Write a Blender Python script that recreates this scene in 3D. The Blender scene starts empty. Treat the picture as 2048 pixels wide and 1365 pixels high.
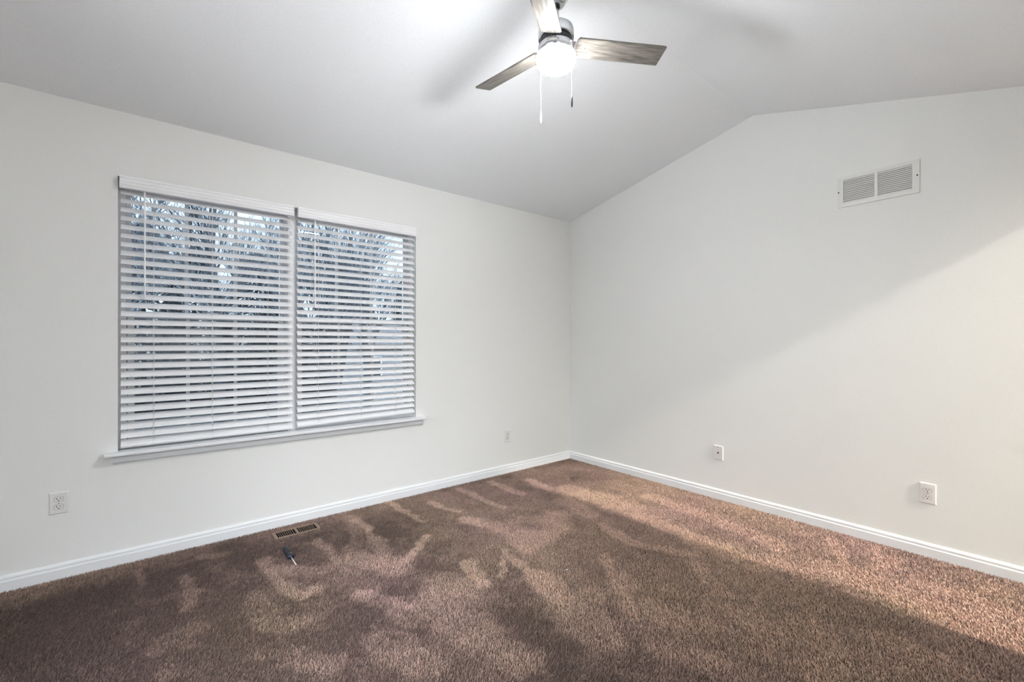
import bpy, math, random
import numpy as np
from mathutils import Matrix, Vector

# ------------------------------------------------------------------ camera, world, exposure
SC = bpy.context.scene
COL = SC.collection
SC.view_settings.view_transform = 'Standard'
SC.view_settings.look = 'None'
SC.view_settings.exposure = 0.76
SC.view_settings.gamma = 1.0
SC.view_settings.use_curve_mapping = False

YAW = 39.139
cam_d = bpy.data.cameras.new('camera')
cam = bpy.data.objects.new('camera', cam_d)
COL.objects.link(cam)
cam.location = (-3.368, -3.1915, 1.1876)
cam.rotation_euler = (math.radians(90), 0, math.radians(-YAW))
cam_d.sensor_width = 36.0
cam_d.lens = 886.9 / 2048 * 36.0
cam_d.shift_y = 4.3 / 2048
cam_d.clip_start = 0.02
cam_d.clip_end = 400
SC.camera = cam

W = bpy.data.worlds.new('overcast_sky')
SC.world = W
W.use_nodes = True
bg = W.node_tree.nodes['Background']
bg.inputs[0].default_value = (0.94, 0.985, 1.02, 1)
# overcast sky: dim towards the horizon, bright overhead round the veiled sun
SKY_FRONT, SKY_SUN = 0.95, 19.0
_nt = W.node_tree
_tc = _nt.nodes.new('ShaderNodeTexCoord')
_dot = _nt.nodes.new('ShaderNodeVectorMath'); _dot.operation = 'DOT_PRODUCT'
_sd = Vector((-.25, -.30, .92)).normalized()
_dot.inputs[1].default_value = _sd
_nt.links.new(_tc.outputs['Generated'], _dot.inputs[0])
_mr = _nt.nodes.new('ShaderNodeMapRange'); _mr.interpolation_type = 'SMOOTHSTEP'
_mr.inputs[1].default_value = .35; _mr.inputs[2].default_value = 1.0
_mr.inputs[3].default_value = SKY_FRONT; _mr.inputs[4].default_value = SKY_SUN
_nt.links.new(_dot.outputs['Value'], _mr.inputs[0])
_nt.links.new(_mr.outputs[0], bg.inputs[1])

LAMP_STRENGTH = 205.0      # ceiling fan diffuser
LAMP_COLOR = (0.98, 0.985, 1.0)
HALL_STRENGTH = 1600.0     # hall bulb
HALL_COLOR = (1.0, 0.96, 0.83)

# ------------------------------------------------------------------ materials
def new_mat(name):
    m = bpy.data.materials.new(name)
    m.use_nodes = True
    nt = m.node_tree
    b = nt.nodes['Principled BSDF']
    return m, nt, b

def mat(name, col, rough=0.5, metal=0.0, bump=None, var=None, spec=0.5):
    m, nt, b = new_mat(name)
    b.inputs['Base Color'].default_value = (*col, 1)
    b.inputs['Roughness'].default_value = rough
    b.inputs['Metallic'].default_value = metal
    b.inputs['Specular IOR Level'].default_value = spec
    tc = nt.nodes.new('ShaderNodeTexCoord')
    if var:
        n = nt.nodes.new('ShaderNodeTexNoise')
        n.inputs['Scale'].default_value = var[0]
        n.inputs['Detail'].default_value = 4
        nt.links.new(tc.outputs['Object'], n.inputs['Vector'])
        r = nt.nodes.new('ShaderNodeMapRange')
        r.inputs[1].default_value = 0.3; r.inputs[2].default_value = 0.7
        r.inputs[3].default_value = 1 - var[1]; r.inputs[4].default_value = 1 + var[1]
        nt.links.new(n.outputs['Fac'], r.inputs[0])
        mx = nt.nodes.new('ShaderNodeMix'); mx.data_type = 'RGBA'; mx.blend_type = 'MULTIPLY'
        mx.inputs[0].default_value = 1.0
        mx.inputs[6].default_value = (*col, 1)
        nt.links.new(r.outputs[0], mx.inputs[7])
        nt.links.new(mx.outputs[2], b.inputs['Base Color'])
    if bump:
        n2 = nt.nodes.new('ShaderNodeTexNoise')
        n2.inputs['Scale'].default_value = bump[0]
        n2.inputs['Detail'].default_value = 3
        nt.links.new(tc.outputs['Object'], n2.inputs['Vector'])
        bp = nt.nodes.new('ShaderNodeBump')
        bp.inputs['Strength'].default_value = bump[1]
        bp.inputs['Distance'].default_value = bump[2]
        nt.links.new(n2.outputs['Fac'], bp.inputs['Height'])
        nt.links.new(bp.outputs['Normal'], b.inputs['Normal'])
    return m

M = {}
M['wall'] = mat('wall_paint', (0.85, 0.853, 0.832), 0.75, bump=(260, 0.12, 0.002), var=(90, 0.012), spec=0.25)
M['ceiling'] = mat('ceiling_paint', (0.93, 0.945, 0.965), 0.9, bump=(230, 0.25, 0.003), var=(120, 0.025), spec=0.1)
M['trim'] = mat('trim_paint', (0.84, 0.855, 0.875), 0.38, bump=(40, 0.03, 0.002))
M['vinyl'] = mat('window_vinyl', (0.84, 0.85, 0.87), 0.4, bump=(60, 0.02, 0.001))
M['slat'] = mat('blind_slat', (0.94, 0.94, 0.95), 0.4, bump=(30, 0.03, 0.001), var=(8, 0.01))
M['cord'] = mat('blind_cord', (0.82, 0.82, 0.82), 0.8, var=(200, 0.03))
M['plate'] = mat('plate_plastic', (0.82, 0.80, 0.78), 0.35, bump=(80, 0.02, 0.001))
M['socket'] = mat('socket_plastic', (0.80, 0.78, 0.75), 0.4, bump=(80, 0.02, 0.001))
M['hole'] = mat('socket_hole', (0.01, 0.01, 0.01), 0.8, var=(100, 0.1))
M['vent'] = mat('vent_enamel', (0.78, 0.78, 0.75), 0.45, bump=(60, 0.03, 0.001))
M['duct'] = mat('duct_inside', (0.22, 0.22, 0.21), 0.8, var=(20, 0.1))
M['chrome'] = mat('brushed_nickel', (0.62, 0.63, 0.65), 0.22, 1.0, var=(30, 0.03))
M['dark_metal'] = mat('dark_metal', (0.05, 0.05, 0.055), 0.4, 0.8, var=(30, 0.1))
M['screw'] = mat('screw_metal', (0.45, 0.45, 0.46), 0.35, 1.0, var=(60, 0.05))
M['dark_screw'] = mat('dark_screw_metal', (0.03, 0.03, 0.03), 0.5, 0.5, var=(60, 0.1))
M['tan_metal'] = mat('register_enamel', (0.23, 0.155, 0.115), 0.5, var=(80, 0.12), bump=(90, 0.1, 0.001))
M['black'] = mat('black_void', (0.012, 0.010, 0.010), 0.9, var=(20, 0.1))
M['handle'] = mat('screwdriver_rubber', (0.012, 0.013, 0.018), 0.5, var=(90, 0.15))
M['handle_blue'] = mat('screwdriver_collar', (0.008, 0.010, 0.026), 0.35, var=(90, 0.1))
M['steel'] = mat('screwdriver_steel', (0.85, 0.83, 0.82), 0.45, 0.4, var=(60, 0.05))
M['chain'] = mat('pull_chain_metal', (0.85, 0.85, 0.85), 0.4, 0.2, var=(60, 0.05))
M['fob_dark'] = mat('fob_grey', (0.035, 0.035, 0.033), 0.5, var=(90, 0.1))
M['bark'] = mat('tree_bark', (0.022, 0.024, 0.028), 0.9, var=(12, 0.35), bump=(30, 0.4, 0.02))
M['needles'] = mat('evergreen_needles', (0.010, 0.014, 0.018), 0.9, var=(2.5, 0.5))
M['lawn'] = mat('winter_lawn', (0.012, 0.013, 0.012), 0.95, var=(1.5, 0.3))
M['siding'] = mat('pale_siding', (0.22, 0.225, 0.235), 0.7, var=(5, 0.05))
M['shingle'] = mat('grey_shingles', (0.05, 0.05, 0.055), 0.9, var=(10, 0.25))
M['house_glass'] = mat('dark_window_glass', (0.03, 0.04, 0.05), 0.1, var=(3, 0.1))
M['lint'] = mat('lint', (0.8, 0.8, 0.85), 0.8, var=(300, 0.1))
M['door_brass'] = mat('satin_nickel', (0.6, 0.58, 0.55), 0.3, 1.0, var=(20, 0.03))

def wood_mat():
    m, nt, b = new_mat('grey_oak_laminate')
    tc = nt.nodes.new('ShaderNodeTexCoord')
    mp = nt.nodes.new('ShaderNodeMapping')
    mp.inputs['Scale'].default_value = (2.5, 34, 34)
    nt.links.new(tc.outputs['Object'], mp.inputs['Vector'])
    n = nt.nodes.new('ShaderNodeTexNoise'); n.inputs['Scale'].default_value = 3.0; n.inputs['Detail'].default_value = 8
    n.inputs['Distortion'].default_value = 0.6
    nt.links.new(mp.outputs[0], n.inputs['Vector'])
    r = nt.nodes.new('ShaderNodeValToRGB')
    r.color_ramp.elements[0].position = 0.32; r.color_ramp.elements[0].color = (0.085, 0.077, 0.066, 1)
    r.color_ramp.elements[1].position = 0.66; r.color_ramp.elements[1].color = (0.235, 0.215, 0.19, 1)
    nt.links.new(n.outputs['Fac'], r.inputs[0])
    nt.links.new(r.outputs[0], b.inputs['Base Color'])
    b.inputs['Roughness'].default_value = 0.35
    return m
M['wood'] = wood_mat()

def emit_mat(name, col, strength):
    m, nt, b = new_mat(name)
    b.inputs['Base Color'].default_value = (0.9, 0.9, 0.9, 1)
    b.inputs['Emission Color'].default_value = (*col, 1)
    b.inputs['Emission Strength'].default_value = strength
    # faint unevenness of the frosted diffuser
    return m
M['lamp'] = emit_mat('frosted_diffuser', LAMP_COLOR, LAMP_STRENGTH)
M['lamp_rim'] = emit_mat('frosted_diffuser_rim', LAMP_COLOR, LAMP_STRENGTH*.12)
M['hall_bulb'] = emit_mat('hall_bulb_glass', HALL_COLOR, HALL_STRENGTH)

def glass_mat(name, tint):
    m = bpy.data.materials.new(name); m.use_nodes = True
    nt = m.node_tree; nt.nodes.clear()
    o = nt.nodes.new('ShaderNodeOutputMaterial')
    t = nt.nodes.new('ShaderNodeBsdfTransparent'); t.inputs[0].default_value = (*tint, 1)
    g = nt.nodes.new('ShaderNodeBsdfGlossy'); g.inputs['Roughness'].default_value = 0.02
    f = nt.nodes.new('ShaderNodeFresnel'); f.inputs[0].default_value = 1.45
    mx = nt.nodes.new('ShaderNodeMixShader')
    nt.links.new(f.outputs[0], mx.inputs[0]); nt.links.new(t.outputs[0], mx.inputs[1]); nt.links.new(g.outputs[0], mx.inputs[2])
    nt.links.new(mx.outputs[0], o.inputs[0])
    return m
M['glass'] = glass_mat('window_glass', (0.82, 0.90, 0.97))
M['added_window_glass'] = glass_mat('clear_added_window_glass', (0.96, 0.96, 0.96))

def screen_mat():
    m = bpy.data.materials.new('insect_screen'); m.use_nodes = True
    nt = m.node_tree; nt.nodes.clear()
    o = nt.nodes.new('ShaderNodeOutputMaterial')
    t = nt.nodes.new('ShaderNodeBsdfTransparent')
    d = nt.nodes.new('ShaderNodeBsdfDiffuse'); d.inputs[0].default_value = (0.05, 0.05, 0.055, 1)
    mx = nt.nodes.new('ShaderNodeMixShader'); mx.inputs[0].default_value = 0.35
    nt.links.new(t.outputs[0], mx.inputs[1]); nt.links.new(d.outputs[0], mx.inputs[2])
    nt.links.new(mx.outputs[0], o.inputs[0])
    return m
M['screen'] = screen_mat()

def carpet_mat(name, pile):
    m, nt, b = new_mat(name)
    b.inputs['Roughness'].default_value = 0.95
    b.inputs['Specular IOR Level'].default_value = 0.08
    if pile:
        b.inputs['Sheen Weight'].default_value = 0.25
        b.inputs['Sheen Roughness'].default_value = 0.5
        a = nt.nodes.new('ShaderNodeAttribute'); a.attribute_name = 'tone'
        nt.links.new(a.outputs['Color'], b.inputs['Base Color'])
    else:
        tc = nt.nodes.new('ShaderNodeTexCoord')
        n = nt.nodes.new('ShaderNodeTexNoise'); n.inputs['Scale'].default_value = 300
        nt.links.new(tc.outputs['Object'], n.inputs['Vector'])
        r = nt.nodes.new('ShaderNodeValToRGB')
        r.color_ramp.elements[0].color = (0.05, 0.03, 0.025, 1); r.color_ramp.elements[1].color = (0.16, 0.105, 0.085, 1)
        nt.links.new(n.outputs['Fac'], r.inputs[0]); nt.links.new(r.outputs[0], b.inputs['Base Color'])
    return m
M['carpet_back'] = carpet_mat('carpet_backing', False)
M['carpet'] = carpet_mat('carpet_yarn', True)

# ------------------------------------------------------------------ mesh helpers
class MB:
    def __init__(s): s.v = []; s.f = []; s.sm = []
    def add(s, vs, fs, smooth=False, mx=None):
        o = len(s.v)
        for p in vs:
            p = Vector(p)
            s.v.append(tuple(mx @ p if mx else p))
        for f in fs:
            s.f.append([i + o for i in f]); s.sm.append(smooth)
        return s
    def box(s, x0, x1, y0, y1, z0, z1, mx=None):
        vs = [(x0,y0,z0),(x1,y0,z0),(x1,y1,z0),(x0,y1,z0),(x0,y0,z1),(x1,y0,z1),(x1,y1,z1),(x0,y1,z1)]
        return s.add(vs, [(0,3,2,1),(4,5,6,7),(0,1,5,4),(1,2,6,5),(2,3,7,6),(3,0,4,7)], mx=mx)
    def prism(s, prof, a, b, axis='x', mx=None, smooth=False):
        # prof: closed list of 2D points, extruded from a to b along the axis
        n = len(prof); vs = []
        for t in (a, b):
            for (u, w) in prof:
                vs.append({'x': (t, u, w), 'y': (u, t, w), 'z': (u, w, t)}[axis])
        fs = [tuple(range(n)), tuple(reversed(range(n, 2*n)))]
        for i in range(n):
            j = (i+1) % n
            fs.append((i, i+n, j+n, j))
        return s.add(vs, fs, smooth=smooth, mx=mx)
    def lathe(s, prof, seg=48, mx=None, smooth=True):
        # prof: list of (r, z) from one end to the other
        vs = []; fs = []
        n = len(prof)
        for k in range(seg):
            a = 2*math.pi*k/seg
            for (r, z) in prof: vs.append((r*math.cos(a), r*math.sin(a), z))
        for k in range(seg):
            k2 = (k+1) % seg
            for i in range(n-1):
                fs.append((k*n+i, k2*n+i, k2*n+i+1, k*n+i+1))
        o = len(vs)
        vs += [(0,0,prof[0][1]), (0,0,prof[-1][1])]
        for k in range(seg):
            k2 = (k+1) % seg
            if prof[0][0] > 1e-6: fs.append((o, k2*n, k*n))
            if prof[-1][0] > 1e-6: fs.append((o+1, k*n+n-1, k2*n+n-1))
        return s.add(vs, fs, smooth=smooth, mx=mx)
    def tube(s, p0, p1, r0, r1=None, seg=8, smooth=True):
        r1 = r0 if r1 is None else r1
        p0 = Vector(p0); p1 = Vector(p1); d = p1-p0
        q = d.to_track_quat('Z', 'Y').to_matrix().to_4x4()
        mx = Matrix.Translation(p0) @ q
        return s.lathe([(r0, 0), (r1, d.length)], seg, mx, smooth)
    def build(s, name, m, parent=None, fix=True):
        me = bpy.data.meshes.new(name)
        me.from_pydata(s.v, [], s.f)
        me.polygons.foreach_set('use_smooth', s.sm)
        if fix:
            import bmesh
            bm = bmesh.new(); bm.from_mesh(me)
            bmesh.ops.recalc_face_normals(bm, faces=bm.faces)
            bm.to_mesh(me); bm.free()
        me.materials.append(m)
        o = bpy.data.objects.new(name, me)
        COL.objects.link(o)
        if parent: o.parent = parent
        return o

def smooth_edges(o, w=0.001, seg=2, ang=40):
    b = o.modifiers.new('edge', 'BEVEL'); b.width = w; b.segments = seg; b.limit_method = 'ANGLE'
    b.angle_limit = math.radians(ang); b.harden_normals = False
    return o

def thing(name, label, cat, loc=(0,0,0), group=None, rotz=0):
    o = bpy.data.objects.new(name, None); COL.objects.link(o)
    o.empty_display_size = 0.1
    o.location = loc; o.rotation_euler = (0, 0, rotz)
    o['label'] = label; o['category'] = cat
    if group: o['group'] = group
    return o

def tag(o, label, cat, group=None):
    o['label'] = label; o['category'] = cat
    if group: o['group'] = group
    return o

def struct(o):
    o['kind'] = 'structure'
    return o

def copy_tree(o, parent=None, skip=()):
    c = o.copy(); COL.objects.link(c)
    c.parent = parent
    for ch in list(o.children):
        copy_tree(ch, c)
    return c

# ------------------------------------------------------------------ room shell
XF, YB = -4.75, -3.50       # far side wall, back wall (behind the camera)
RY, RZ = -1.806, 2.831      # ridge
H = 2.44
def ceil_z(y): return H - (RZ-H)/(-RY)*y if y > RY else RZ + 0.284*(y-RY)
ZB = ceil_z(YB)
WX0, WX1, WZ0, WZ1 = -3.507, -1.747, 0.588, 2.089   # window opening
WT = 0.16

# left wall (window wall), plane y = 0
b = MB()
b.box(XF-.12, WX0, 0, WT, -.03, H+.04)
b.box(WX1, .12, 0, WT, -.03, H+.04)
b.box(WX0, WX1, 0, WT, -.03, WZ0)
b.box(WX0, WX1, 0, WT, WZ1, H+.04)
struct(b.build('wall_left', M['wall']))
# right wall, plane x = 0, gable shaped, runs on into the hall
prof = [(0, -.03), (0, H+.04), (RY, RZ+.04), (YB, 6.2), (-10.6, 6.2), (-10.6, -.03)]
b = MB(); b.prism(prof, 0, .12, 'x')
struct(b.build('wall_right', M['wall']))
prof = [(0, -.03), (0, H+.04), (RY, RZ+.04), (YB, ZB+.04), (YB-.11, ZB+.04), (YB-.11, -.03)]
SW0, SW1, SZ0, SZ1 = -3.0, -1.2, .45, 2.08    # unseen window added to the side wall for fill daylight
b = MB()
b.prism([(0, -.03), (0, H+.04), (SW1, ceil_z(SW1)+.04), (SW1, -.03)], XF-.12, XF, 'x')
b.prism([(SW0, -.03), (SW0, ceil_z(SW0)+.04), (YB, ZB+.04), (YB-.11, ZB+.04), (YB-.11, -.03)], XF-.12, XF, 'x')
b.box(XF-.12, XF, SW0, SW1, -.03, SZ0)
b.prism([(SW0, SZ1), (SW1, SZ1), (SW1, ceil_z(SW1)+.04), (RY, RZ+.04), (SW0, ceil_z(SW0)+.04)], XF-.12, XF, 'x')
struct(b.build('wall_side', M['wall']))
b = MB()
ymid = (SW0+SW1)/2
for (a0, a1) in ((SW0, SW0+.05), (SW1-.05, SW1), (ymid-.04, ymid+.04)): b.box(XF-.09, XF-.04, a0, a1, SZ0, SZ1)
for (c0, c1) in ((SZ0, SZ0+.05), (SZ1-.05, SZ1)):
    b.box(XF-.09, XF-.04, SW0+.05, ymid-.04, c0, c1); b.box(XF-.09, XF-.04, ymid+.04, SW1-.05, c0, c1)
w3 = struct(b.build('window_3', M['trim']))  # unseen side window, added for fill daylight
b = MB(); b.box(XF-.067, XF-.063, SW0+.05, ymid-.04, SZ0+.05, SZ1-.05); b.build('pane', M['added_window_glass'], w3)
b = MB(); b.box(XF-.067, XF-.063, ymid+.04, SW1-.05, SZ0+.05, SZ1-.05); b.build('pane', M['added_window_glass'], w3)
# back wall with the doorway
DX0, DX1, DZ = -.770, -.03, 2.070
b = MB()
BW0, BW1 = -4.45, -2.65      # unseen window added behind the camera, more fill daylight
b.box(XF, BW0, YB-.11, YB, -.03, ZB+.04)
b.box(BW1, DX0, YB-.11, YB, -.03, ZB+.04)
b.box(BW0, BW1, YB-.11, YB, -.03, SZ0)
b.box(BW0, BW1, YB-.11, YB, SZ1, ZB+.04)
b.box(DX1, 0, YB-.11, YB, -.03, ZB+.04)
b.box(DX0, DX1, YB-.11, YB, DZ, ZB+.04)
struct(b.build('wall_back', M['wall']))
b = MB()
xmid = (BW0+BW1)/2
for (a0, a1) in ((BW0, BW0+.05), (BW1-.05, BW1), (xmid-.04, xmid+.04)): b.box(a0, a1, YB-.09, YB-.04, SZ0, SZ1)
for (c0, c1) in ((SZ0, SZ0+.05), (SZ1-.05, SZ1)):
    b.box(BW0+.05, xmid-.04, YB-.09, YB-.04, c0, c1); b.box(xmid+.04, BW1-.05, YB-.09, YB-.04, c0, c1)
w4 = struct(b.build('window_4', M['trim']))  # unseen back window, added for fill daylight
b = MB(); b.box(BW0+.05, xmid-.04, YB-.067, YB-.063, SZ0+.05, SZ1-.05); b.build('pane', M['added_window_glass'], w4)
b = MB(); b.box(xmid+.04, BW1-.05, YB-.067, YB-.063, SZ0+.05, SZ1-.05); b.build('pane', M['added_window_glass'], w4)
b = MB(); b.box(XF-.9, XF-.12, -14+10.2, .4, 2.22, 2.30); b.box(XF-.9, -2.6, YB-.85, YB-.11, 2.22, 2.30); struct(b.build('sky_blocking_eave', M['trim']))  # unseen eave, added to keep high sky out of the fill windows
# ceiling, two slopes
t = .05
b = MB()
prof = [(.0, H), (RY, RZ), (YB, ZB), (YB, ZB+t), (RY, RZ+t), (0, H+t)]
b.prism(prof, XF, 0, 'x')
struct(b.build('ceiling', M['ceiling']))
# hall shell beyond the doorway
M['hall'] = mat('hall_paint', (0.38, 0.37, 0.36), 0.8, var=(20, .02))
b = MB(); b.box(-2.4, 0, -10.6, YB-.11, 6.2, 6.25); struct(b.build('ceiling_hall', M['hall']))
b = MB(); b.box(-2.52, .12, -10.72, -10.6, -.03, 6.25); struct(b.build('wall_hall_end', M['hall']))
b = MB(); b.box(-2.52, -2.4, -10.6, YB-.11, -.03, 6.25); struct(b.build('wall_hall_side', M['hall']))
b = MB(); b.box(-2.52, .0, YB-.11, YB, ZB+.04, 6.25); struct(b.build('wall_hall_gable', M['hall']))

# floor slab with the register opening
GX0, GX1, GY0, GY1 = -2.785, -2.518, -.203, -.088
b = MB()
b.box(XF, GX0, -10.6, 0, -.06, -.011)
b.box(GX1, 0, -10.6, 0, -.06, -.011)
b.box(GX0, GX1, -10.6, GY0, -.06, -.011)
b.box(GX0, GX1, GY1, 0, -.06, -.011)
floor = struct(b.build('floor', M['carpet_back']))

# baseboards
def bb_profile(sgn=-1):
    h = .072
    return [(0, -.011), (sgn*.013, -.011), (sgn*.013, .043), (sgn*.0105, .047), (sgn*.0095, .054), (sgn*.0105, .058),
            (sgn*.009, .064), (sgn*.006, .069), (sgn*.002, h), (0, h)]
b = MB(); b.prism(bb_profile(), XF+.013, -.013, 'x'); struct(b.build('baseboard_left', M['trim']))
b = MB(); b.prism([(u, w) for (u, w) in bb_profile()], YB, -.0, 'y'); struct(b.build('baseboard_right', M['trim']))
b = MB(); b.prism([(YB-u, w) for (u, w) in bb_profile()], XF+.013, DX0-.06, 'x'); struct(b.build('baseboard_back', M['trim']))
b = MB(); b.prism([(XF-u, w) for (u, w) in bb_profile()], YB, 0, 'y'); struct(b.build('baseboard_side', M['trim']))
# door casing on the room side of the back wall (left jamb and head only, the right side dies into the wall)
b = MB()
b.box(DX0-.06, DX0, YB, YB+.014, -.011, DZ+.06)
b.box(DX0, DX1+.03, YB, YB+.014, DZ, DZ+.06)
struct(b.build('trim_1', M['trim']))

# ------------------------------------------------------------------ carpet pile (real tufts) with painted light falloff and vacuum nap
NAP_AND_LIT_STRIP = [([(-1.414, -0.108), (-1.412, -0.465), (-1.388, -0.665)], 0.035, 0.8),
([(-1.112, -0.123), (-1.103, -0.52)], 0.04, 0.8),
([(-0.819, -0.3), (-0.858, -0.615)], 0.05, 0.7),
([(-0.751, -0.702), (-0.693, -0.954), (-0.697, -1.227)], 0.13, 0.8),
([(-0.952, -0.84), (-1.007, -1.14)], 0.08, 0.6),
([(-1.071, -1.313), (-1.142, -1.578), (-1.074, -1.775), (-0.982, -1.929)], 0.045, 0.9),
([(-0.786, -1.32), (-0.779, -1.654), (-0.84, -1.854)], 0.06, 0.9),
([(-1.983, -0.001), (-1.978, -0.31), (-1.957, -0.52)], 0.025, 0.8),
([(-2.049, -0.718), (-2.175, -0.851), (-2.331, -0.979)], 0.03, 0.9),
([(-2.309, -0.196), (-2.289, -0.357), (-2.307, -0.57)], 0.035, 0.9),
([(-2.488, -0.729), (-2.415, -0.839), (-2.353, -0.985)], 0.09, 0.7),
([(-2.316, -0.593), (-2.34, -0.824)], 0.05, 0.6),
([(-1.75, -0.236), (-1.723, -0.414), (-1.663, -0.525)], 0.03, 0.7),
([(-1.727, -0.688), (-1.618, -0.868), (-1.622, -1.066), (-1.662, -1.241)], 0.07, 0.8),
([(-1.582, -1.0), (-1.555, -1.212), (-1.361, -1.147), (-1.203, -1.02)], 0.11, 0.7),
([(-1.433, -0.909), (-1.299, -1.018)], 0.1, 0.5),
([(-1.789, -1.193), (-1.828, -1.389), (-1.833, -1.541)], 0.035, 0.9),
([(-1.833, -1.541), (-1.879, -1.663), (-1.882, -1.734)], 0.08, 0.9),
([(-1.882, -1.734), (-1.95, -1.893), (-1.952, -2.034)], 0.1, 0.7),
([(-1.831, -1.238), (-1.991, -1.413)], 0.015, 0.8),
([(-2.034, -1.173), (-2.076, -1.3), (-2.098, -1.407)], 0.045, 0.9),
([(-2.232, -1.338), (-2.378, -1.4), (-2.36, -1.574), (-2.321, -1.72)], 0.12, 0.65),
([(-2.226, -1.263), (-2.216, -1.463)], 0.1, 0.5),
([(-1.389, -1.598), (-1.51, -1.739), (-1.63, -1.903), (-1.742, -2.031)], 0.035, 0.8),
([(-1.523, -1.771), (-1.536, -1.864)], 0.06, 0.6),
([(-1.762, -1.796), (-1.86, -1.92), (-1.899, -2.008)], 0.07, 0.6),
([(-2.324, -1.771), (-2.308, -1.871), (-2.278, -1.954)], 0.08, 0.6),
([(-2.638, -1.476), (-2.633, -1.594), (-2.579, -1.686)], 0.09, 0.5),
([(-2.601, -1.113), (-2.549, -1.209)], 0.05, 0.7),
([(-2.506, -1.262), (-2.433, -1.406)], 0.04, 0.7),
([(-2.533, -1.324), (-2.53, -1.436)], 0.06, 0.5),
([(-2.317, -0.152), (-2.405, -0.58), (-2.475, -0.608)], 0.05, 0.4),
([(-0.762, -1.462), (-0.767, -1.665), (-0.807, -1.866), (-0.833, -2.183)], 0.08, 0.9),
([(-0.357, -1.193), (-0.399, -1.655), (-0.451, -1.922), (-0.509, -2.155)], 0.08, 0.7),
([(-0.166, -2.324), (-0.303, -2.397), (-0.499, -2.48)], 0.03, 0.9),
([(-0.074, -2.524), (-0.363, -2.591)], 0.025, 0.8),
([(-0.183, -2.634), (-0.412, -2.6)], 0.04, 0.6),
([(-0.597, -2.449), (-0.591, -2.636), (-0.618, -2.775), (-0.653, -2.956), (-0.679, -3.086)], 0.11, 0.95),  # vacuum stroke, strengthened to paint the hall-lit strip brighter
([(-0.416, -2.778), (-0.43, -2.965), (-0.478, -3.099)], 0.07, 0.6),
([(-0.368, -2.9), (-0.232, -3.011)], 0.04, 0.5),
([(-0.735, -2.237), (-0.678, -2.431)], 0.06, 0.7),
([(-0.994, -1.92), (-1.187, -2.063), (-1.248, -2.184)], 0.05, 0.5),
([(-1.621, -2.032), (-1.645, -2.18), (-1.531, -2.241)], 0.08, 0.5),
([(-1.357, -2.316), (-1.368, -2.467), (-1.509, -2.452)], 0.07, 0.45),
([(-1.197, -2.545), (-1.347, -2.65), (-1.51, -2.638)], 0.06, 0.5),
([(-1.076, -2.762), (-1.076, -2.87), (-1.075, -2.969)], 0.07, 0.5),
([(-1.807, -2.237), (-1.754, -2.356)], 0.08, 0.5),
([(-3.413, -0.151), (-3.413, -0.362), (-3.401, -0.555)], 0.03, 0.49),
([(-3.232, -0.386), (-3.224, -0.555), (-3.24, -0.737)], 0.03, 0.49),
([(-3.395, -0.56), (-3.321, -0.568), (-3.219, -0.587)], 0.038, 0.42),
([(-3.149, -0.173), (-3.042, -0.233)], 0.03, 0.35),
([(-2.89, -0.434), (-2.871, -0.681), (-2.847, -0.861), (-2.808, -0.95), (-2.747, -0.924)], 0.038, 0.63),
([(-2.838, -0.596), (-2.735, -0.725), (-2.613, -0.779)], 0.053, 0.42),
([(-2.588, -0.379), (-2.571, -0.643), (-2.57, -0.837)], 0.038, 0.49),
([(-3.626, -0.533), (-3.58, -0.509), (-3.51, -0.565)], 0.045, 0.32),
([(-3.03, -1.018), (-2.949, -1.143), (-2.848, -1.166)], 0.06, 0.35),
([(-3.019, -1.247), (-2.93, -1.368), (-2.861, -1.494)], 0.06, 0.35),
([(-3.416, -0.704), (-3.305, -0.882), (-3.221, -0.922)], 0.06, 0.24),
([(-3.468, -0.777), (-3.381, -0.927), (-3.281, -0.995)], 0.06, 0.28),
([(-3.38, -0.977), (-3.335, -1.039), (-3.313, -1.17)], 0.045, 0.28),
([(-2.991, -0.855), (-2.951, -1.02)], 0.075, 0.24)]

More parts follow.
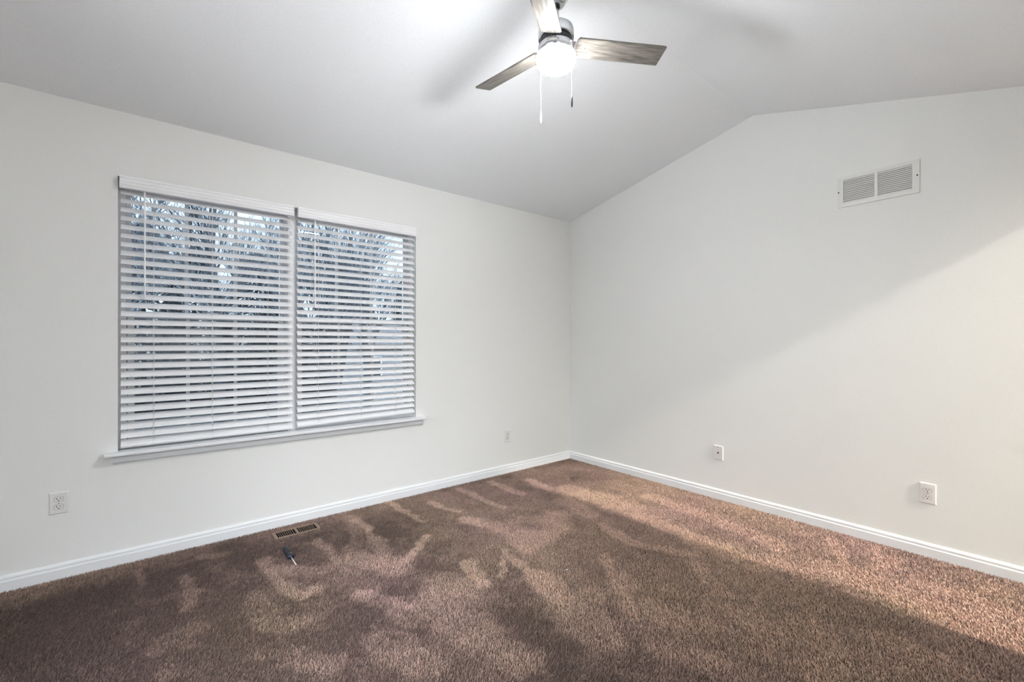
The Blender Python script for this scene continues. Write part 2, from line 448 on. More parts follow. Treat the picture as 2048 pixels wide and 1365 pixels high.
rng = np.random.default_rng(7)
def fbm(x, y, cell, seed, octv=3):
    out = np.zeros_like(x); amp = 1.0; tot = 0
    for o in range(octv):
        r = np.random.default_rng(seed + o)
        g = r.random((96, 96)); c = cell / (2**o)
        u = (x + 40) / c; v = (y + 40) / c
        i = np.floor(u).astype(int); j = np.floor(v).astype(int)
        fu = u - i; fv = v - j
        fu = fu*fu*(3-2*fu); fv = fv*fv*(3-2*fv)
        i0 = i % 96; i1 = (i+1) % 96; j0 = j % 96; j1 = (j+1) % 96
        out += amp*((g[i0, j0]*(1-fu)+g[i1, j0]*fu)*(1-fv) + (g[i0, j1]*(1-fu)+g[i1, j1]*fu)*fv)
        tot += amp; amp *= .5
    return out / tot
def carpet_pile():
    sp = .0046
    xs = np.arange(XF+.016, -.012, sp); ys = np.arange(YB-.1, -.012, sp)
    X, Y = np.meshgrid(xs, ys); X = X.ravel(); Y = Y.ravel()
    X = X + (rng.random(X.size)-.5)*sp*.95; Y = Y + (rng.random(Y.size)-.5)*sp*.95
    keep = ~((X > GX0-.004) & (X < GX1+.004) & (Y > GY0-.004) & (Y < GY1+.006))
    keep &= (Y > YB) | ((X > DX0) & (X < DX1))
    keep &= X < -.014
    keep &= Y < -.0135
    X = X[keep]; Y = Y[keep]; n = X.size
    # nap: strokes left by the vacuum cleaner and feet, plus painted light falloff
    jx = (fbm(X, Y, .06, 11)-.5)*.06; jy = (fbm(X, Y, .06, 21)-.5)*.06
    PX = X + jx; PY = Y + jy
    nap_and_light = np.zeros(n)
    for pts, w, k in NAP_AND_LIT_STRIP:
        best = np.full(n, 9.0)
        for (ax, ay), (bx, by) in zip(pts[:-1], pts[1:]):
            dx, dy = bx-ax, by-ay
            tt = np.clip(((PX-ax)*dx+(PY-ay)*dy)/(dx*dx+dy*dy+1e-9), 0, 1)
            best = np.minimum(best, np.hypot(PX-ax-tt*dx, PY-ay-tt*dy))
        s = np.clip(1-(best-w*.45)/(w*.9), 0, 1); s = s*s*(3-2*s)
        nap_and_light = np.maximum(nap_and_light, s*k)
    big = fbm(X, Y, .42, 3, 4); med = fbm(X, Y, .10, 5, 3); fine = fbm(X, Y, .022, 6, 2)
    nap_and_light = nap_and_light*(.75+.5*med) + (big-.5)*.75 + (med-.5)*.55 + (fine-.5)*.35
    nap_and_light -= (.38*np.clip((-1.7-X)/.5, 0, 1) + .38*np.clip((-2.7-X)/.9, 0, 1))*np.clip((-.05-Y)/.25, 0, 1)   # darker towards the left: light falloff and vignette painted into the pile
    nap_and_light += .08 + .50*np.clip((X+1.9)/.5, 0, 1)*np.clip((-.55-Y)/.8, 0, 1)  # light painted in: carpet brighter towards the right and the doorway
    nap_and_light = np.clip(nap_and_light, -.45, 1.15)
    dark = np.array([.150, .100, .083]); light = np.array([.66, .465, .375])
    tone = dark[None, :] + (light-dark)[None, :]*((nap_and_light+.45)/1.6)[:, None]
    tone *= (.62+.76*rng.random(n))[:, None]
    hue = (fbm(X, Y, .5, 31, 2)-.5)[:, None]
    tone *= 1 + hue*np.array([.02, .10, -.12])[None, :]
    # tufts: tapered blades, two triangles each, leaning with the nap
    hgt = .0105*(.75+.5*rng.random(n))
    ang = rng.random(n)*2*np.pi
    wd = .0034*(.7+.6*rng.random(n))
    lx = rng.normal(0, .0030, n) + .0022 - .0040*nap_and_light; ly = rng.normal(0, .0030, n) + .0020*nap_and_light
    cx, cy = np.cos(ang)*wd/2, np.sin(ang)*wd/2
    v = np.empty((n, 4, 3))
    v[:, 0] = np.stack([X-cx, Y-cy, np.full(n, -.0115)], 1)
    v[:, 1] = np.stack([X+cx, Y+cy, np.full(n, -.0115)], 1)
    v[:, 2] = np.stack([X+cx*.75+lx, Y+cy*.75+ly, -.0115+hgt], 1)
    v[:, 3] = np.stack([X-cx*.75+lx, Y-cy*.75+ly, -.0115+hgt*.93], 1)
    v[:, :, 0] = np.minimum(v[:, :, 0], -.0125); v[:, :, 1] = np.minimum(v[:, :, 1], -.0125)
    me = bpy.data.meshes.new('carpet_pile')
    me.vertices.add(4*n); me.vertices.foreach_set('co', v.ravel().astype(np.float32))
    me.loops.add(4*n); me.loops.foreach_set('vertex_index', np.arange(4*n, dtype=np.int32))
    me.polygons.add(n); me.polygons.foreach_set('loop_start', np.arange(0, 4*n, 4, dtype=np.int32))
    me.update(calc_edges=True)
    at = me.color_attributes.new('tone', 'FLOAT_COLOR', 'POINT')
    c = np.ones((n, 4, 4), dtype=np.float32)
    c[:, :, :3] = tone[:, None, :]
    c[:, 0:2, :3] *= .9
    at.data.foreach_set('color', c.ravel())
    me.materials.append(M['carpet'])
    o = bpy.data.objects.new('carpet_pile', me); COL.objects.link(o)
    o.parent = floor
    o['kind'] = 'stuff'
    return o
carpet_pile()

# ------------------------------------------------------------------ windows behind the blinds
def sash(name, x0, x1, z0, z1, y0, y1, parent, st=.032, bot=.032, top=.032, mz=True):
    b = MB()
    b.box(x0, x0+st, y0, y1, z0, z1); b.box(x1-st, x1, y0, y1, z0, z1)
    b.box(x0+st, x1-st, y0, y1, z0, z0+bot); b.box(x0+st, x1-st, y0, y1, z1-top, z1)
    s = b.build(name, M['vinyl'], parent)
    gx0, gx1, gz0, gz1 = x0+st, x1-st, z0+bot, z1-top
    ym = (y0+y1)/2
    g = MB(); g.box(gx0, gx1, ym-.003, ym+.003, gz0, gz1); g.build('pane', M['glass'], s)
    gb = MB()
    for k in (1, 2):
        cx = gx0 + (gx1-gx0)*k/3
        gb.box(cx-.009, cx+.009, ym-.006, ym+.006, gz0, gz1)
    cz = (gz0+gz1)/2
    gb.box(gx0, gx1, ym-.0055, ym+.0055, cz-.009, cz+.009)
    gb.build('grille', M['vinyl'], s)
    return s
def window(idx, x0, x1):
    z0, z1 = WZ0, WZ1
    b = MB(); fw = .030
    b.box(x0, x0+fw, .072, .155, z0, z1); b.box(x1-fw, x1, .072, .155, z0, z1)
    b.box(x0+fw, x1-fw, .072, .155, z0, z0+.05); b.box(x0+fw, x1-fw, .072, .155, z1-.022, z1)
    w = struct(b.build('window_%d' % idx, M['vinyl']))
    zm = 1.345
    sash('lower_sash', x0+fw+.006, x1-fw-.006, z0+.05, zm+.018, .082, .108, w, st=.030, bot=.04)
    sash('upper_sash', x0+fw, x1-fw, zm-.014, z1-.022, .112, .138, w, st=.022, top=.020)
    s = MB(); s.box(x0+fw, x1-fw, .1445, .1455, z0+.05, zm+.01); s.build('insect_screen', M['screen'], w)
    lk = MB(); lk.box((x0+x1)/2-.03, (x0+x1)/2+.03, .084, .106, zm+.018, zm+.03); lk.build('sash_lock', M['vinyl'], w)
    return w
MX0, MX1 = -2.662, -2.613
window(1, WX0, -2.644)
window(2, -2.631, WX1)
b = MB(); b.box(MX0, MX1, .05, .0719, WZ0, WZ1); b.box(-2.644, -2.631, .0719, .155, WZ0, WZ1); struct(b.build('trim_2', M['trim']))   # mullion post

# stool (inner sill board) and apron
b = MB()
sx0, sx1 = -3.560, -1.688
b.box(sx0, sx1, -.058, .0, .586, .605)
b.box(WX0, WX1, .0, .0715, .586, .605)
o = struct(b.build('trim_3', M['trim'])); smooth_edges(o, .004, 3)
b = MB()
prof = [(0, .5855), (-.018, .5855), (-.018, .577), (-.0155, .572), (-.0155, .549), (-.012, .544), (-.008, .540), (0, .540)]
b.prism(prof, -3.527, -1.700, 'x')
struct(b.build('trim_4', M['trim']))

# ------------------------------------------------------------------ blinds
PITCH, Z_TOP, N_SLAT = .04728, 2.011, 29
TILT = math.radians(38)
def slat_mesh(length):
    b = MB(); n = 8; top = []; bot = []
    for i in range(n+1):
        u = -.025 + .05*i/n
        c = .0012*(1-(u/.025)**2)
        top.append((u, c+.0013)); bot.append((u, c-.0013))
    b.prism(bot + top[::-1], -length/2, length/2, 'x', smooth=False)
    return b
def make_blind(x0, x1, label, ladders, wand_x, lift, rail_tilt):
    cx, L = (x0+x1)/2, x1-x0
    root = thing('window_blind', label, 'window blind', (cx, 0, .605), 'white slatted blinds in the double window')
    def place(o, x, y, z, rx=0, ry=0):
        o.location = (x-cx, y, z-.605); o.rotation_euler = (rx, ry, 0); return o
    # valance
    v = [(-.020, 2.022), (-.030, 2.022), (-.034, 2.026), (-.035, 2.034), (-.0300, 2.0375), (-.0345, 2.041), (-.0345, 2.053), (-.0295, 2.056),
         (-.0335, 2.060), (-.0335, 2.072), (-.0290, 2.075), (-.033, 2.079), (-.032, 2.088), (-.029, 2.0915), (-.020, 2.0915)]
    b = MB(); b.prism([(y, z-.605) for (y, z) in v], x0-.004-cx, x1+.000-cx, 'x')
    b.box(x0-.004-cx, x0+.002-cx, -.020, -.0005, 2.026-.605, 2.0915-.605)
    b.box(x1-.006-cx, x1-cx, -.020, -.0005, 2.026-.605, 2.0915-.605)
    b.build('valance', M['slat'], root)
    b = MB(); b.box(x0+.004-cx, x1-.004-cx, .0, .045, 2.040-.605, 2.0885-.605); b.build('headrail', M['slat'], root)
    first = None
    for i in range(N_SLAT):
        z = Z_TOP - i*PITCH + (lift*(i/(N_SLAT-1.0))**6)
        if first is None: o = first = slat_mesh(L).build('slat', M['slat'], root)
        else:
            o = first.copy(); COL.objects.link(o); o.parent = root
        fr = max(0, i-(N_SLAT-3))/3.0
        place(o, cx, .020, z, TILT, -rail_tilt*fr)
    b = MB(); b.prism([(-.025, -.006), (-.022, -.009), (.022, -.009), (.025, -.006), (.025, .006), (.022, .009), (-.022, .009), (-.025, .006)], -L/2, L/2, 'x')
    rail = b.build('bottom_rail', M['slat'], root)
    zr = .6385 + lift
    place(rail, cx, .022, zr, TILT*.95, -rail_tilt)
    zb = .640 + lift
    for lx in ladders:
        b = MB()
        for yy, dz in ((-.0012, 0.0), (.0412, 0.0)):
            b.tube((lx-cx, yy, zb-.605-(.014 if yy < 0 else -.014)), (lx-cx, yy, 2.042-.605), .0008, seg=6)
        b.tube((lx+.004-cx, .020, zb-.605), (lx+.004-cx, .020, 2.042-.605), .0009, seg=6)
        b.build('ladder_cord', M['cord'], root)
    b = MB()
    b.lathe([(.0018, 2.040), (.0018, 2.024), (.0045, 2.022), (.0048, 1.99), (.0042, 1.975), (.0042, 1.46), (.0052, 1.45), (.0052, 1.43), (.003, 1.426)][::-1],
            12, Matrix.Translation((wand_x-cx, -.014, -.605)))
    b.build('tilt_wand', M['slat'], root)
    return root
make_blind(-3.4955, -2.6395, 'white slatted blind filling the left half of the double window, away from the room corner',
           (-3.358, -3.083, -2.785), -3.395, 0.0, 0.0)
make_blind(-2.6105, -1.7600, 'white slatted blind in the right half of the double window, near the room corner',
           (-2.479, -2.183, -1.917), -2.505, 0.012, math.radians(0.9))

# ------------------------------------------------------------------ wall plates
def on_wall(side, a, z):
    # local frame of a plate: x along the wall, y out into the room (-), z up
    if side == 'left': return Matrix.Translation((a, 0, z))
    return Matrix.Translation((0, a, z)) @ Matrix.Rotation(math.radians(-90), 4, 'Z')
def plate_mesh(w, h):
    b = MB(); d = .0055; i = .004
    vs = [(-w/2,0,-h/2),(w/2,0,-h/2),(w/2,0,h/2),(-w/2,0,h/2),
          (-w/2,-.0025,-h/2),(w/2,-.0025,-h/2),(w/2,-.0025,h/2),(-w/2,-.0025,h/2),
          (-w/2+i,-d,-h/2+i),(w/2-i,-d,-h/2+i),(w/2-i,-d,h/2-i),(-w/2+i,-d,h/2-i)]
    fs = [(0,3,2,1),(8,9,10,11)]
    for k in range(4):
        j = (k+1) % 4
        fs += [(k, j, j+4, k+4), (k+4, j+4, j+8, k+8)]
    return b.add(vs, fs)
def disc_y(b, cx, cz, r, y0, y1, seg=24, sq=None):
    mx = Matrix.Translation((cx, y0, cz)) @ Matrix.Rotation(math.radians(90), 4, 'X')
    b.lathe([(r, 0), (r, y0-y1)], seg, mx, smooth=False)
def receptacle(parent, cz):
    b = MB(); pr = []
    R = .0172
    for k in range(40):
        a = 2*math.pi*k/40
        pr.append((R*math.cos(a), max(-.0135, min(.0135, R*math.sin(a)))+cz))
    # face plate of the socket, slightly proud
    n = len(pr); vs = [(x, -.0050, z) for x, z in pr] + [(x, -.0072, z) for x, z in pr]
    fs = [tuple(range(n)), tuple(reversed(range(n, 2*n)))] + [(i, i+n, (i+1) % n+n, (i+1) % n) for i in range(n)]
    b.add(vs, fs)
    s = b.build('socket_face', M['socket'], parent)
    g = MB()
    # dark gap round the face
    vs = [(x*1.05, -.0052, (z-cz)*1.055+cz) for x, z in pr] + [(x*1.05, -.0058, (z-cz)*1.055+cz) for x, z in pr]
    g.add(vs, fs); g.build('face_gap', M['hole'], s)
    h = MB()
    h.box(-.0076, -.0050, -.0078, -.0070, cz-.0005, cz+.0075)
    h.box(.0050, .0073, -.0078, -.0070, cz+.0005, cz+.0070)
    disc_y(h, 0, cz-.0070, .0026, -.0070, -.0078, 16)
    h.build('slots', M['hole'], s)
def outlet(side, a, z, label, group='duplex power outlets', w=.070, h=.114):
    r = thing('power_outlet', label, 'power outlet', (0,0,0), group)
    r.matrix_world = on_wall(side, a, z)
    smooth_edges(plate_mesh(w, h).build('cover_plate', M['plate'], r), .0008, 2, 20)
    receptacle(r, .0195); receptacle(r, -.0195)
    b = MB(); disc_y(b, 0, 0, .0032, -.005, -.0066, 16); b.build('screw', M['screw'], r)
    return r
outlet('left', -3.7305, .378, 'white double power outlet low on the window wall, left of the window sill', h=.110)
outlet('left', -.825, .333, 'white double power outlet on the window wall between the window and room corner', h=.115)
outlet('right', -2.736, .3475, 'white double power outlet on the brightly lit right wall, below the air vent', h=.114)
r = thing('cable_wall_plate', 'white wall plate with one dark centre jack, low on right wall near corner', 'wall plate')
r.matrix_world = on_wall('right', -1.5565, .349)
smooth_edges(plate_mesh(.074, .110).build('cover_plate', M['plate'], r), .0008, 2, 20)
b = MB(); disc_y(b, 0, 0, .0058, -.005, -.009, 20); b.build('cable_jack', M['hole'], r)
for dz in (.042, -.042):
    b = MB(); disc_y(b, 0, dz, .0028, -.005, -.0066, 14); b.build('screw', M['dark_screw' if dz > 0 else 'screw'], r)

# ------------------------------------------------------------------ return air grille high on the right wall
r = thing('air_vent_grille', 'white metal return air grille with two banks of louvres, high on right wall', 'air vent')
r.matrix_world = on_wall('right', -2.510, 2.1345)
VW, VH = .193, .0945
b = MB(); T = .007
banks = [(-.161, -.006), (.009, .164)]    # local x runs towards the camera side of the wall
banks = [(-.164, -.009), (.006, .161)]
z0, z1 = -.0695, .0735
b.box(-VW, banks[0][0], -T, 0, -VH, VH); b.box(banks[1][1], VW, -T, 0, -VH, VH)
b.box(banks[0][1], banks[1][0], -T, 0, z0, z1)
b.box(banks[0][0], banks[1][1], -T, 0, -VH, z0); b.box(banks[0][0], banks[1][1], -T, 0, z1, VH)
b.build('frame', M['vent'], r)
for (a0, a1) in banks:
    b = MB(); n = 13; p = (z1-z0)/n
    for k in range(n):
        zc = z0 + p*(k+.5)
        mx = Matrix.Translation((0, -.0035, zc)) @ Matrix.Rotation(math.radians(58), 4, 'X')
        b.box(a0+.0005, a1-.0005, -.0066, .0066, -.0005, .0005, mx)
    b.build('louvre_bank', M['vent'], r)
b = MB()
for (a0, a1) in banks: b.box(a0, a1, -.0012, -.0002, z0, z1)
b.build('dark_duct', M['duct'], r)
for sx, sz in ((-.187, .0005), (.183, .0045)):
    b = MB(); disc_y(b, sx, sz, .0042, -T, -T-.0015, 14); b.build('screw', M['dark_screw'], r)

# ------------------------------------------------------------------ floor register
r = thing('floor_register', 'brown metal floor heating register with slots, set in carpet below the window', 'floor register', (-2.6515, -.1455, 0))
def rl(x, y): return (x+2.6515, y+.1455)
b = MB()
X0, Y0 = rl(GX0, GY0); X1, Y1 = rl(GX1, GY1)
o1 = [(-2.765, -2.660), (-2.644, -2.537)]
ya, yb = -.187+.1455, -.099+.1455
zt, zb_ = -.002, -.009
xs = [X0] + [v+2.6515 for p in o1 for v in p] + [X1]
for k in (0, 2, 4): b.box(xs[k], xs[k+1], Y0, Y1, zb_, zt)
for k in (1, 3):
    b.box(xs[k], xs[k+1], Y0, ya, zb_, zt); b.box(xs[k], xs[k+1], yb, Y1, zb_, zt)
smooth_edges(b.build('frame', M['tan_metal'], r), .0015, 2)
for (p, q) in o1:
    p += 2.6515; q += 2.6515
    b = MB(); n = 9
    for k in range(1, n):
        xc = p+(q-p)*k/n
        mx = Matrix.Translation((xc, 0, -.007)) @ Matrix.Rotation(math.radians(-8), 4, 'Y')
        b.box(-.0011, .0011, ya, yb, -.004, .0035, mx)
    b.build('louvre_bank', M['tan_metal'], r)
b = MB()
b.box(X0+.001, X1-.001, Y0+.001, Y1-.001, -.16, -.158)
b.box(X0+.001, X0+.003, Y0+.001, Y1-.001, -.158, -.011); b.box(X1-.003, X1-.001, Y0+.001, Y1-.001, -.158, -.011)
b.box(X0+.003, X1-.003, Y0+.001, Y0+.003, -.158, -.011); b.box(X0+.003, X1-.003, Y1-.003, Y1-.001, -.158, -.011)
b.build('duct_boot', M['black'], r)

# ------------------------------------------------------------------ screwdriver on the carpet
r = thing('screwdriver', 'small screwdriver with dark rubber handle lying on the carpet near the register', 'screwdriver', (-2.770, -.52, 0))
r.rotation_euler = (0, 0, math.radians(2))
MXs = Matrix.Translation((0, .115, .0165)) @ Matrix.Rotation(math.radians(90+4), 4, 'X')
def ribbed(prof, seg=48, lobes=6, amp=.09):
    b = MB(); vs = []; fs = []; n = len(prof)
    for k in range(seg):
        a = 2*math.pi*k/seg
        for (rr, z, l) in prof:
            q = rr*(1-amp*l*(.5+.5*math.cos(lobes*a)))
            vs.append((q*math.cos(a), q*math.sin(a), z))
    for k in range(seg):
        k2 = (k+1) % seg
        for i in range(n-1): fs.append((k*n+i, k2*n+i, k2*n+i+1, k*n+i+1))
    fs.append(tuple(k*n for k in range(seg))); fs.append(tuple(k*n+n-1 for k in reversed(range(seg))))
    return b.add(vs, fs, smooth=True, mx=MXs)
ribbed([(.003, 0, 0), (.010, .001, 0), (.0145, .006, .3), (.0165, .016, 1), (.0170, .04, 1), (.0170, .075, 1), (.0165, .092, 1)]).build('handle', M['handle'], r)
ribbed([(.0165, .092, 0), (.0155, .098, 0), (.0160, .105, 0), (.0170, .120, 0), (.0150, .127, 0), (.006, .130, 0)]).build('collar', M['handle_blue'], r)
b = MB(); b.lathe([(.0032, .130), (.0032, .195), (.0030, .205), (.0030, .213), (.0015, .220), (.0005, .224)], 16, MXs)
b.build('shaft', M['steel'], r)

b = MB()
for k in range(4):
    b.tube((-.004+.002*k, .001*k, .001), (-.001+.002*k, .003-.002*k, .0055), .0016, .0012, 6)
o = b.build('lint_speck', M['lint']); o.location = (-1.683, -1.576, .0)
tag(o, 'tiny white speck of lint on the carpet in the middle of the room', 'lint')

# ------------------------------------------------------------------ ceiling fan
FX, FY = -1.997, -1.812
fan = thing('ceiling_fan', 'three-blade brushed nickel ceiling fan with lit round lamp, hanging from ceiling ridge', 'ceiling fan', (FX, FY, 0))
b = MB(); b.lathe([(.004, 2.662), (.026, 2.658), (.036, 2.664), (.046, 2.680), (.050, 2.690), (.053, 2.692), (.053, 2.706), (.058, 2.712), (.0615, 2.74), (.063, 2.79), (.063, 2.831)], 64)
b.build('canopy', M['chrome'], fan)
b = MB(); b.lathe([(.0165, 2.652), (.0165, 2.668)], 24); b.build('rod_collar', M['dark_metal'], fan)
for k in range(3):
    b = MB(); b.box(.050, .0585, -.010, .010, 2.694, 2.705, Matrix.Rotation(math.radians(40+120*k), 4, 'Z')); b.build('canopy_slot', M['dark_metal'], fan)
b = MB(); b.lathe([(.0125, 2.590), (.0125, 2.665)], 24); b.lathe([(.022, 2.560), (.022, 2.585), (.015, 2.600)], 24)
b.build('downrod', M['chrome'], fan)
b = MB(); b.lathe([(.066, 2.513), (.0765, 2.513), (.0775, 2.516), (.0775, 2.545), (.075, 2.556), (.068, 2.562), (.030, 2.566)], 64)
b.build('motor_housing', M['chrome'], fan)
b = MB(); b.lathe([(.070, 2.479), (.070, 2.515)], 48); b.build('flywheel', M['dark_metal'], fan)
b = MB(); b.lathe([(.060, 2.440), (.0785, 2.440), (.0785, 2.478), (.0765, 2.481), (.060, 2.481)], 64); b.build('light_ring', M['chrome'], fan)
b = MB(); b.lathe([(.072, 2.4405), (.0840, 2.4405), (.0845, 2.434), (.0845, 2.4230)], 64)
b.build('diffuser_rim', M['lamp_rim'], fan)
b = MB(); b.lathe([(.0845, 2.4228), (.0838, 2.412), (.0800, 2.402), (.072, 2.394), (.055, 2.386), (.030, 2.380), (.0, 2.378)], 64)
b.build('lamp_diffuser', M['lamp'], fan)
A0, W0, PT, DI = -26.8, .097, 14.5, .059
def blade_mesh():
    b = MB(); ra, rb = .088, .509; th = .0035
    def pt(rr, s, dz):
        w = W0 + .01*(rr-.3)
        return (rr, s*w/2, dz + DI*(rr-.3))
    out = [(ra+.006, -1), (ra, -.80), (ra-.002, 0), (ra, .80), (ra+.006, 1), (.30, 1), (rb-.003, 1), (rb, .95), (rb, 0), (rb, -.95), (rb-.003, -1), (.30, -1)]
    n = len(out)
    vs = [pt(rr, s, -th) for rr, s in out] + [pt(rr, s, th) for rr, s in out]
    fs = [tuple(reversed(range(n))), tuple(range(n, 2*n))] + [(i, (i+1) % n, (i+1) % n+n, i+n) for i in range(n)]
    return b.add(vs, fs)
first = None
for k in range(3):
    if first is None:
        bl = first = blade_mesh().build('blade', M['wood'], fan)
        br = MB()
        br.box(.060, .125, -.022, .022, .0036, .0062)
        br = br.build('blade_bracket', M['chrome'], bl)
        kids = [br]
        for sx, sy in ((.100, -.026), (.100, .026), (.128, 0)):
            sc = MB(); mx = Matrix.Translation((sx, sy, -.0038+DI*(sx-.3)))
            sc.lathe([(.0, -.0022), (.003, -.0016), (.0042, 0), (.0042, .001)], 14, mx)
            kids.append(sc.build('blade_screw', M['screw'], bl))
        br.location = (0, 0, DI*(.1-.3))
    else:
        bl = first.copy(); COL.objects.link(bl); bl.parent = fan
        for ch in kids:
            c = ch.copy(); COL.objects.link(c); c.parent = bl
    bl.matrix_local = Matrix.Translation((0, 0, 2.502)) @ Matrix.Rotation(math.radians(A0+120*k), 4, 'Z') @ Matrix.Rotation(math.radians(-PT), 4, 'X')
cr, cf = Vector((math.cos(math.radians(YAW)), -math.sin(math.radians(YAW)), 0)), Vector((math.sin(math.radians(YAW)), math.cos(math.radians(YAW)), 0))
def chain(off_r, off_f, z0, z1, fob, lab):
    p = cr*off_r + cf*off_f
    b = MB(); n = int((z0-z1)/.0032)
    b.tube((p.x, p.y, z1), (p.x, p.y, z0), .0009, seg=6)
    for i in range(n):
        z = z0 - i*.0032
        b.lathe([(.0, z-.0013), (.0012, z-.0006), (.0012, z+.0006), (.0, z+.0013)], 6, Matrix.Translation((p.x, p.y, 0)))
    q = p.normalized()*.074
    b.tube((q.x, q.y, z0), (p.x, p.y, z0), .0022, seg=8)
    c = b.build('pull_chain', M['chain'], fan)
    f = MB(); f.lathe([(.0012, z1+.003), (.0028, z1-.002), (.0038, z1-.012), (.0042, z1-.030), (.0036, z1-.042), (.001, z1-.046)], 14, Matrix.Translation((p.x, p.y, 0)))
    fo = f.build('chain_fob', fob, c)
    fo['label'] = lab
chain(.0600, -.060, 2.470, 2.232, M['fob_dark'], 'dark grey fob of the shorter pull chain')
chain(-.0625, .062, 2.465, 2.222, M['chain'], 'white fob of the longer pull chain')

# ------------------------------------------------------------------ hall bulb holder (behind the camera, lights the doorway)
hall = thing('hall_ceiling_light', 'round glass globe pendant light in the tall hall behind the doorway', 'pendant light', (-.60, -9.5, 6.2))
b = MB(); b.lathe([(.0, 0), (.06, 0), (.06, -.02), (.01, -.03), (.008, -.46), (.05, -.47), (.06, -.505)][::-1], 32); b.build('lamp_stem', M['chrome'], hall)
b = MB(); b.lathe([(.2*math.sin(math.pi*k/24), -.70+.2*math.cos(math.pi*k/24)) for k in range(2, 24)]+[(0, -.90)], 48); b.build('globe', M['hall_bulb'], hall)

# ------------------------------------------------------------------ outdoors (second storey view)
b = MB(); b.box(-40, 60, -20, 120, -3.4, -3.1); o = struct(b.build('ground', M['lawn']))
M['bounce_pale'] = mat('pale_bounce_ground', (0.80, 0.80, 0.80), 0.9, var=(3, .06))
b = MB(); b.box(-16, -4.95, -14, 1.5, -3.1, -3.06); b.box(-4.95, -2.6, -14, -3.8, -3.1, -3.06); struct(b.build('bounce_ground', M['bounce_pale']))  # unseen pale slab, added to bounce skylight up to the ceiling
random.seed(5)
def bare_tree_mesh(seed, height, depth=5):
    rd = random.Random(seed)
    b = MB()
    def grow(p, d, L, r, k):
        q = p + d*L
        seg = 7 if k < 2 else (5 if k < 4 else 3)
        zc = Vector((0, 0, 1))
        m = d.to_track_quat('Z', 'Y').to_matrix()
        o = len(b.v); r2 = r*.68
        for (pp, rr) in ((p, r), (q, r2)):
            for i in range(seg):
                a = 2*math.pi*i/seg
                b.v.append(tuple(pp + m @ Vector((rr*math.cos(a), rr*math.sin(a), 0))))
        for i in range(seg):
            j = (i+1) % seg
            b.f.append([o+i, o+j, o+seg+j, o+seg+i]); b.sm.append(k < 3)
        if k >= depth: return
        nb = 2 if k == 0 else rd.choice((3, 3, 4))
        for i in range(nb):
            ax = Vector((rd.uniform(-1, 1), rd.uniform(-1, 1), rd.uniform(-.15, .35))).normalized()
            sp = rd.uniform(.35, .75) if k else rd.uniform(.15, .35)
            nd = (d*(1-sp*.5) + ax*sp + Vector((0, 0, .10))).normalized()
            f = rd.uniform(.62, 1.0) if k else 1.0
            grow(p + d*L*f, nd, L*rd.uniform(.50, .72), r2*rd.uniform(.5, .8), k+1)
        if k < depth-1: grow(q, (d+Vector((rd.uniform(-.2, .2), rd.uniform(-.2, .2), .1))).normalized(), L*.75, r2, k+1)
    grow(Vector((0, 0, 0)), Vector((rd.uniform(-.06, .06), rd.uniform(-.06, .06), 1)).normalized(), height*.30, height*.020, 0)
    return b
protos = []
spots = [(-4.6, 9.6, 9.6, 0), (.9, 10.2, 9.4, 1), (-1.6, 15.4, 11.0, 2), (4.1, 16.0, 10.6, 0), (-7.2, 17.5, 11.0, 1), (1.4, 21.5, 12.0, 1), (-4.4, 22.5, 12.0, 2)]
labs = ['near bare winter tree behind the left part of the left blind', 'near bare winter tree behind the middle of the right blind',
        'bare winter tree behind the right part of the left blind', 'bare winter tree behind the right part of the right blind',
        'bare winter tree mostly hidden beyond the left edge of the window', 'far bare winter tree behind the gap between the two blinds',
        'far bare winter tree behind the left part of the left blind']
meshes = [bare_tree_mesh(s, 10, 6).build('bare_tree', M['bark'], fix=False) for s in (3, 8, 21)]
for i, (x, y, h, mi) in enumerate(spots):
    src = meshes[mi]
    if i < 3: o = src
    else: o = src.copy(); COL.objects.link(o)
    o.location = (x, y, -3.12); o.scale = (h/10,)*3; o.rotation_euler = (0, 0, i*1.9)
    tag(o, labs[i], 'tree', 'bare trees outside the window')
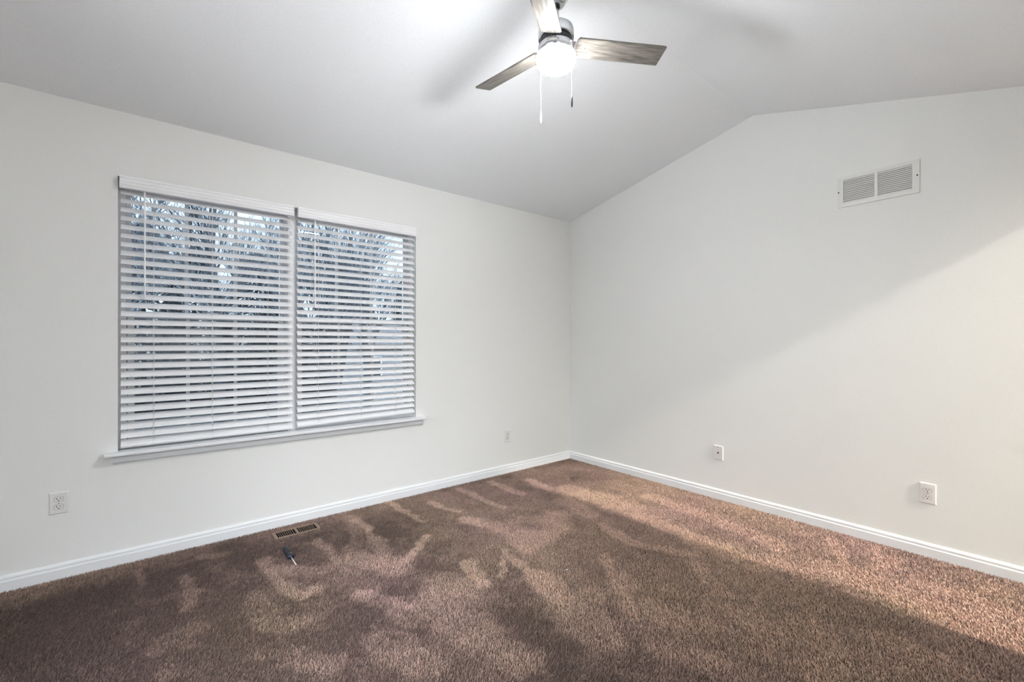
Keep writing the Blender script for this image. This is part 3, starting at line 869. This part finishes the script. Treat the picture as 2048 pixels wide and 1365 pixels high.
def evergreen(seed):
    rd = random.Random(seed); b = MB(); hh = 9.0
    for k in range(9000):
        u = rd.random()**.9; z = .6 + u*(hh-.6)
        R = 2.35*(1-u**2.4)**.7+.08; a = rd.random()*6.283; rr = R*math.sqrt(rd.random()*.75+.25)
        c = Vector((rr*math.cos(a), rr*math.sin(a), z - rr*.25))
        d = Vector((math.cos(a), math.sin(a), -.35+rd.uniform(-.3, .3))).normalized()
        s = Vector((-math.sin(a), math.cos(a), rd.uniform(-.5, .5))).normalized()
        L = rd.uniform(.22, .5); w = rd.uniform(.05, .13)
        o = len(b.v)
        b.v += [tuple(c-s*w), tuple(c+s*w), tuple(c+d*L)]
        b.f.append([o, o+1, o+2]); b.sm.append(False)
    return b
ev = thing('evergreen_tree', 'dark evergreen tree beyond the bare trees', 'tree', (0,0,0), 'dark evergreens at the back')
f_ = evergreen(2).build('foliage', M['needles'], ev, fix=False)
tb = MB(); tb.tube((0, 0, 0), (0, 0, 8), .16, .03, 10); t_ = tb.build('trunk', M['bark'], ev)
epos = [(-9.6, 31), (-3.7, 31.4), (2.2, 31), (8.1, 31.4), (14.0, 31), (19.9, 31.4), (-6.7, 37.6), (-.8, 37.3), (5.1, 37.6), (11.0, 37.3), (16.9, 37.6)]
for i, (x, y) in enumerate(epos):
    o = ev if i == 0 else copy_tree(ev)
    k = 1.0 + .06*math.sin(i*2.1)
    o.location = (x, y, -3.12); o.scale = (1.02, 1.02, 1.22*k); o.rotation_euler = (0, 0, i*1.3)
    o['label'] = 'dark evergreen tree in the %s row of the dense tree line behind the blinds' % ('front' if i < 6 else 'back')
    o['group'] = 'dark evergreens in the %s row' % ('front' if i < 6 else 'back')

hs = thing('neighbour_house', 'pale sided house with grey roof outside, seen low through the right blind', 'house', (8.3, 22.0, -3.1))
b = MB(); b.box(-2.6, 2.6, 0, 4.5, 0, 4.1); b.prism([(0, 4.1), (4.5, 4.1), (2.25, 5.3)], -2.6, 2.6, 'x')
for k in range(20): b.box(-2.615, 2.615, -.015, -.002, .1+k*.2, .115+k*.2)
b.build('house_wall', M['siding'], hs)
b = MB(); b.prism([(-.3, 4.02), (2.25, 5.38), (4.8, 4.02), (4.8, 4.12), (2.25, 5.5), (-.3, 4.12)], -2.85, 2.85, 'x'); b.build('roof', M['shingle'], hs)
for wx in (-1.6, 1.2):
    b = MB(); b.box(wx-.5, wx+.5, -.04, -.016, 2.2, 3.5); w_ = b.build('house_window', M['trim'], hs)
    b = MB(); b.box(wx-.42, wx+.42, -.05, -.041, 2.28, 3.42); b.build('pane', M['house_glass'], w_)
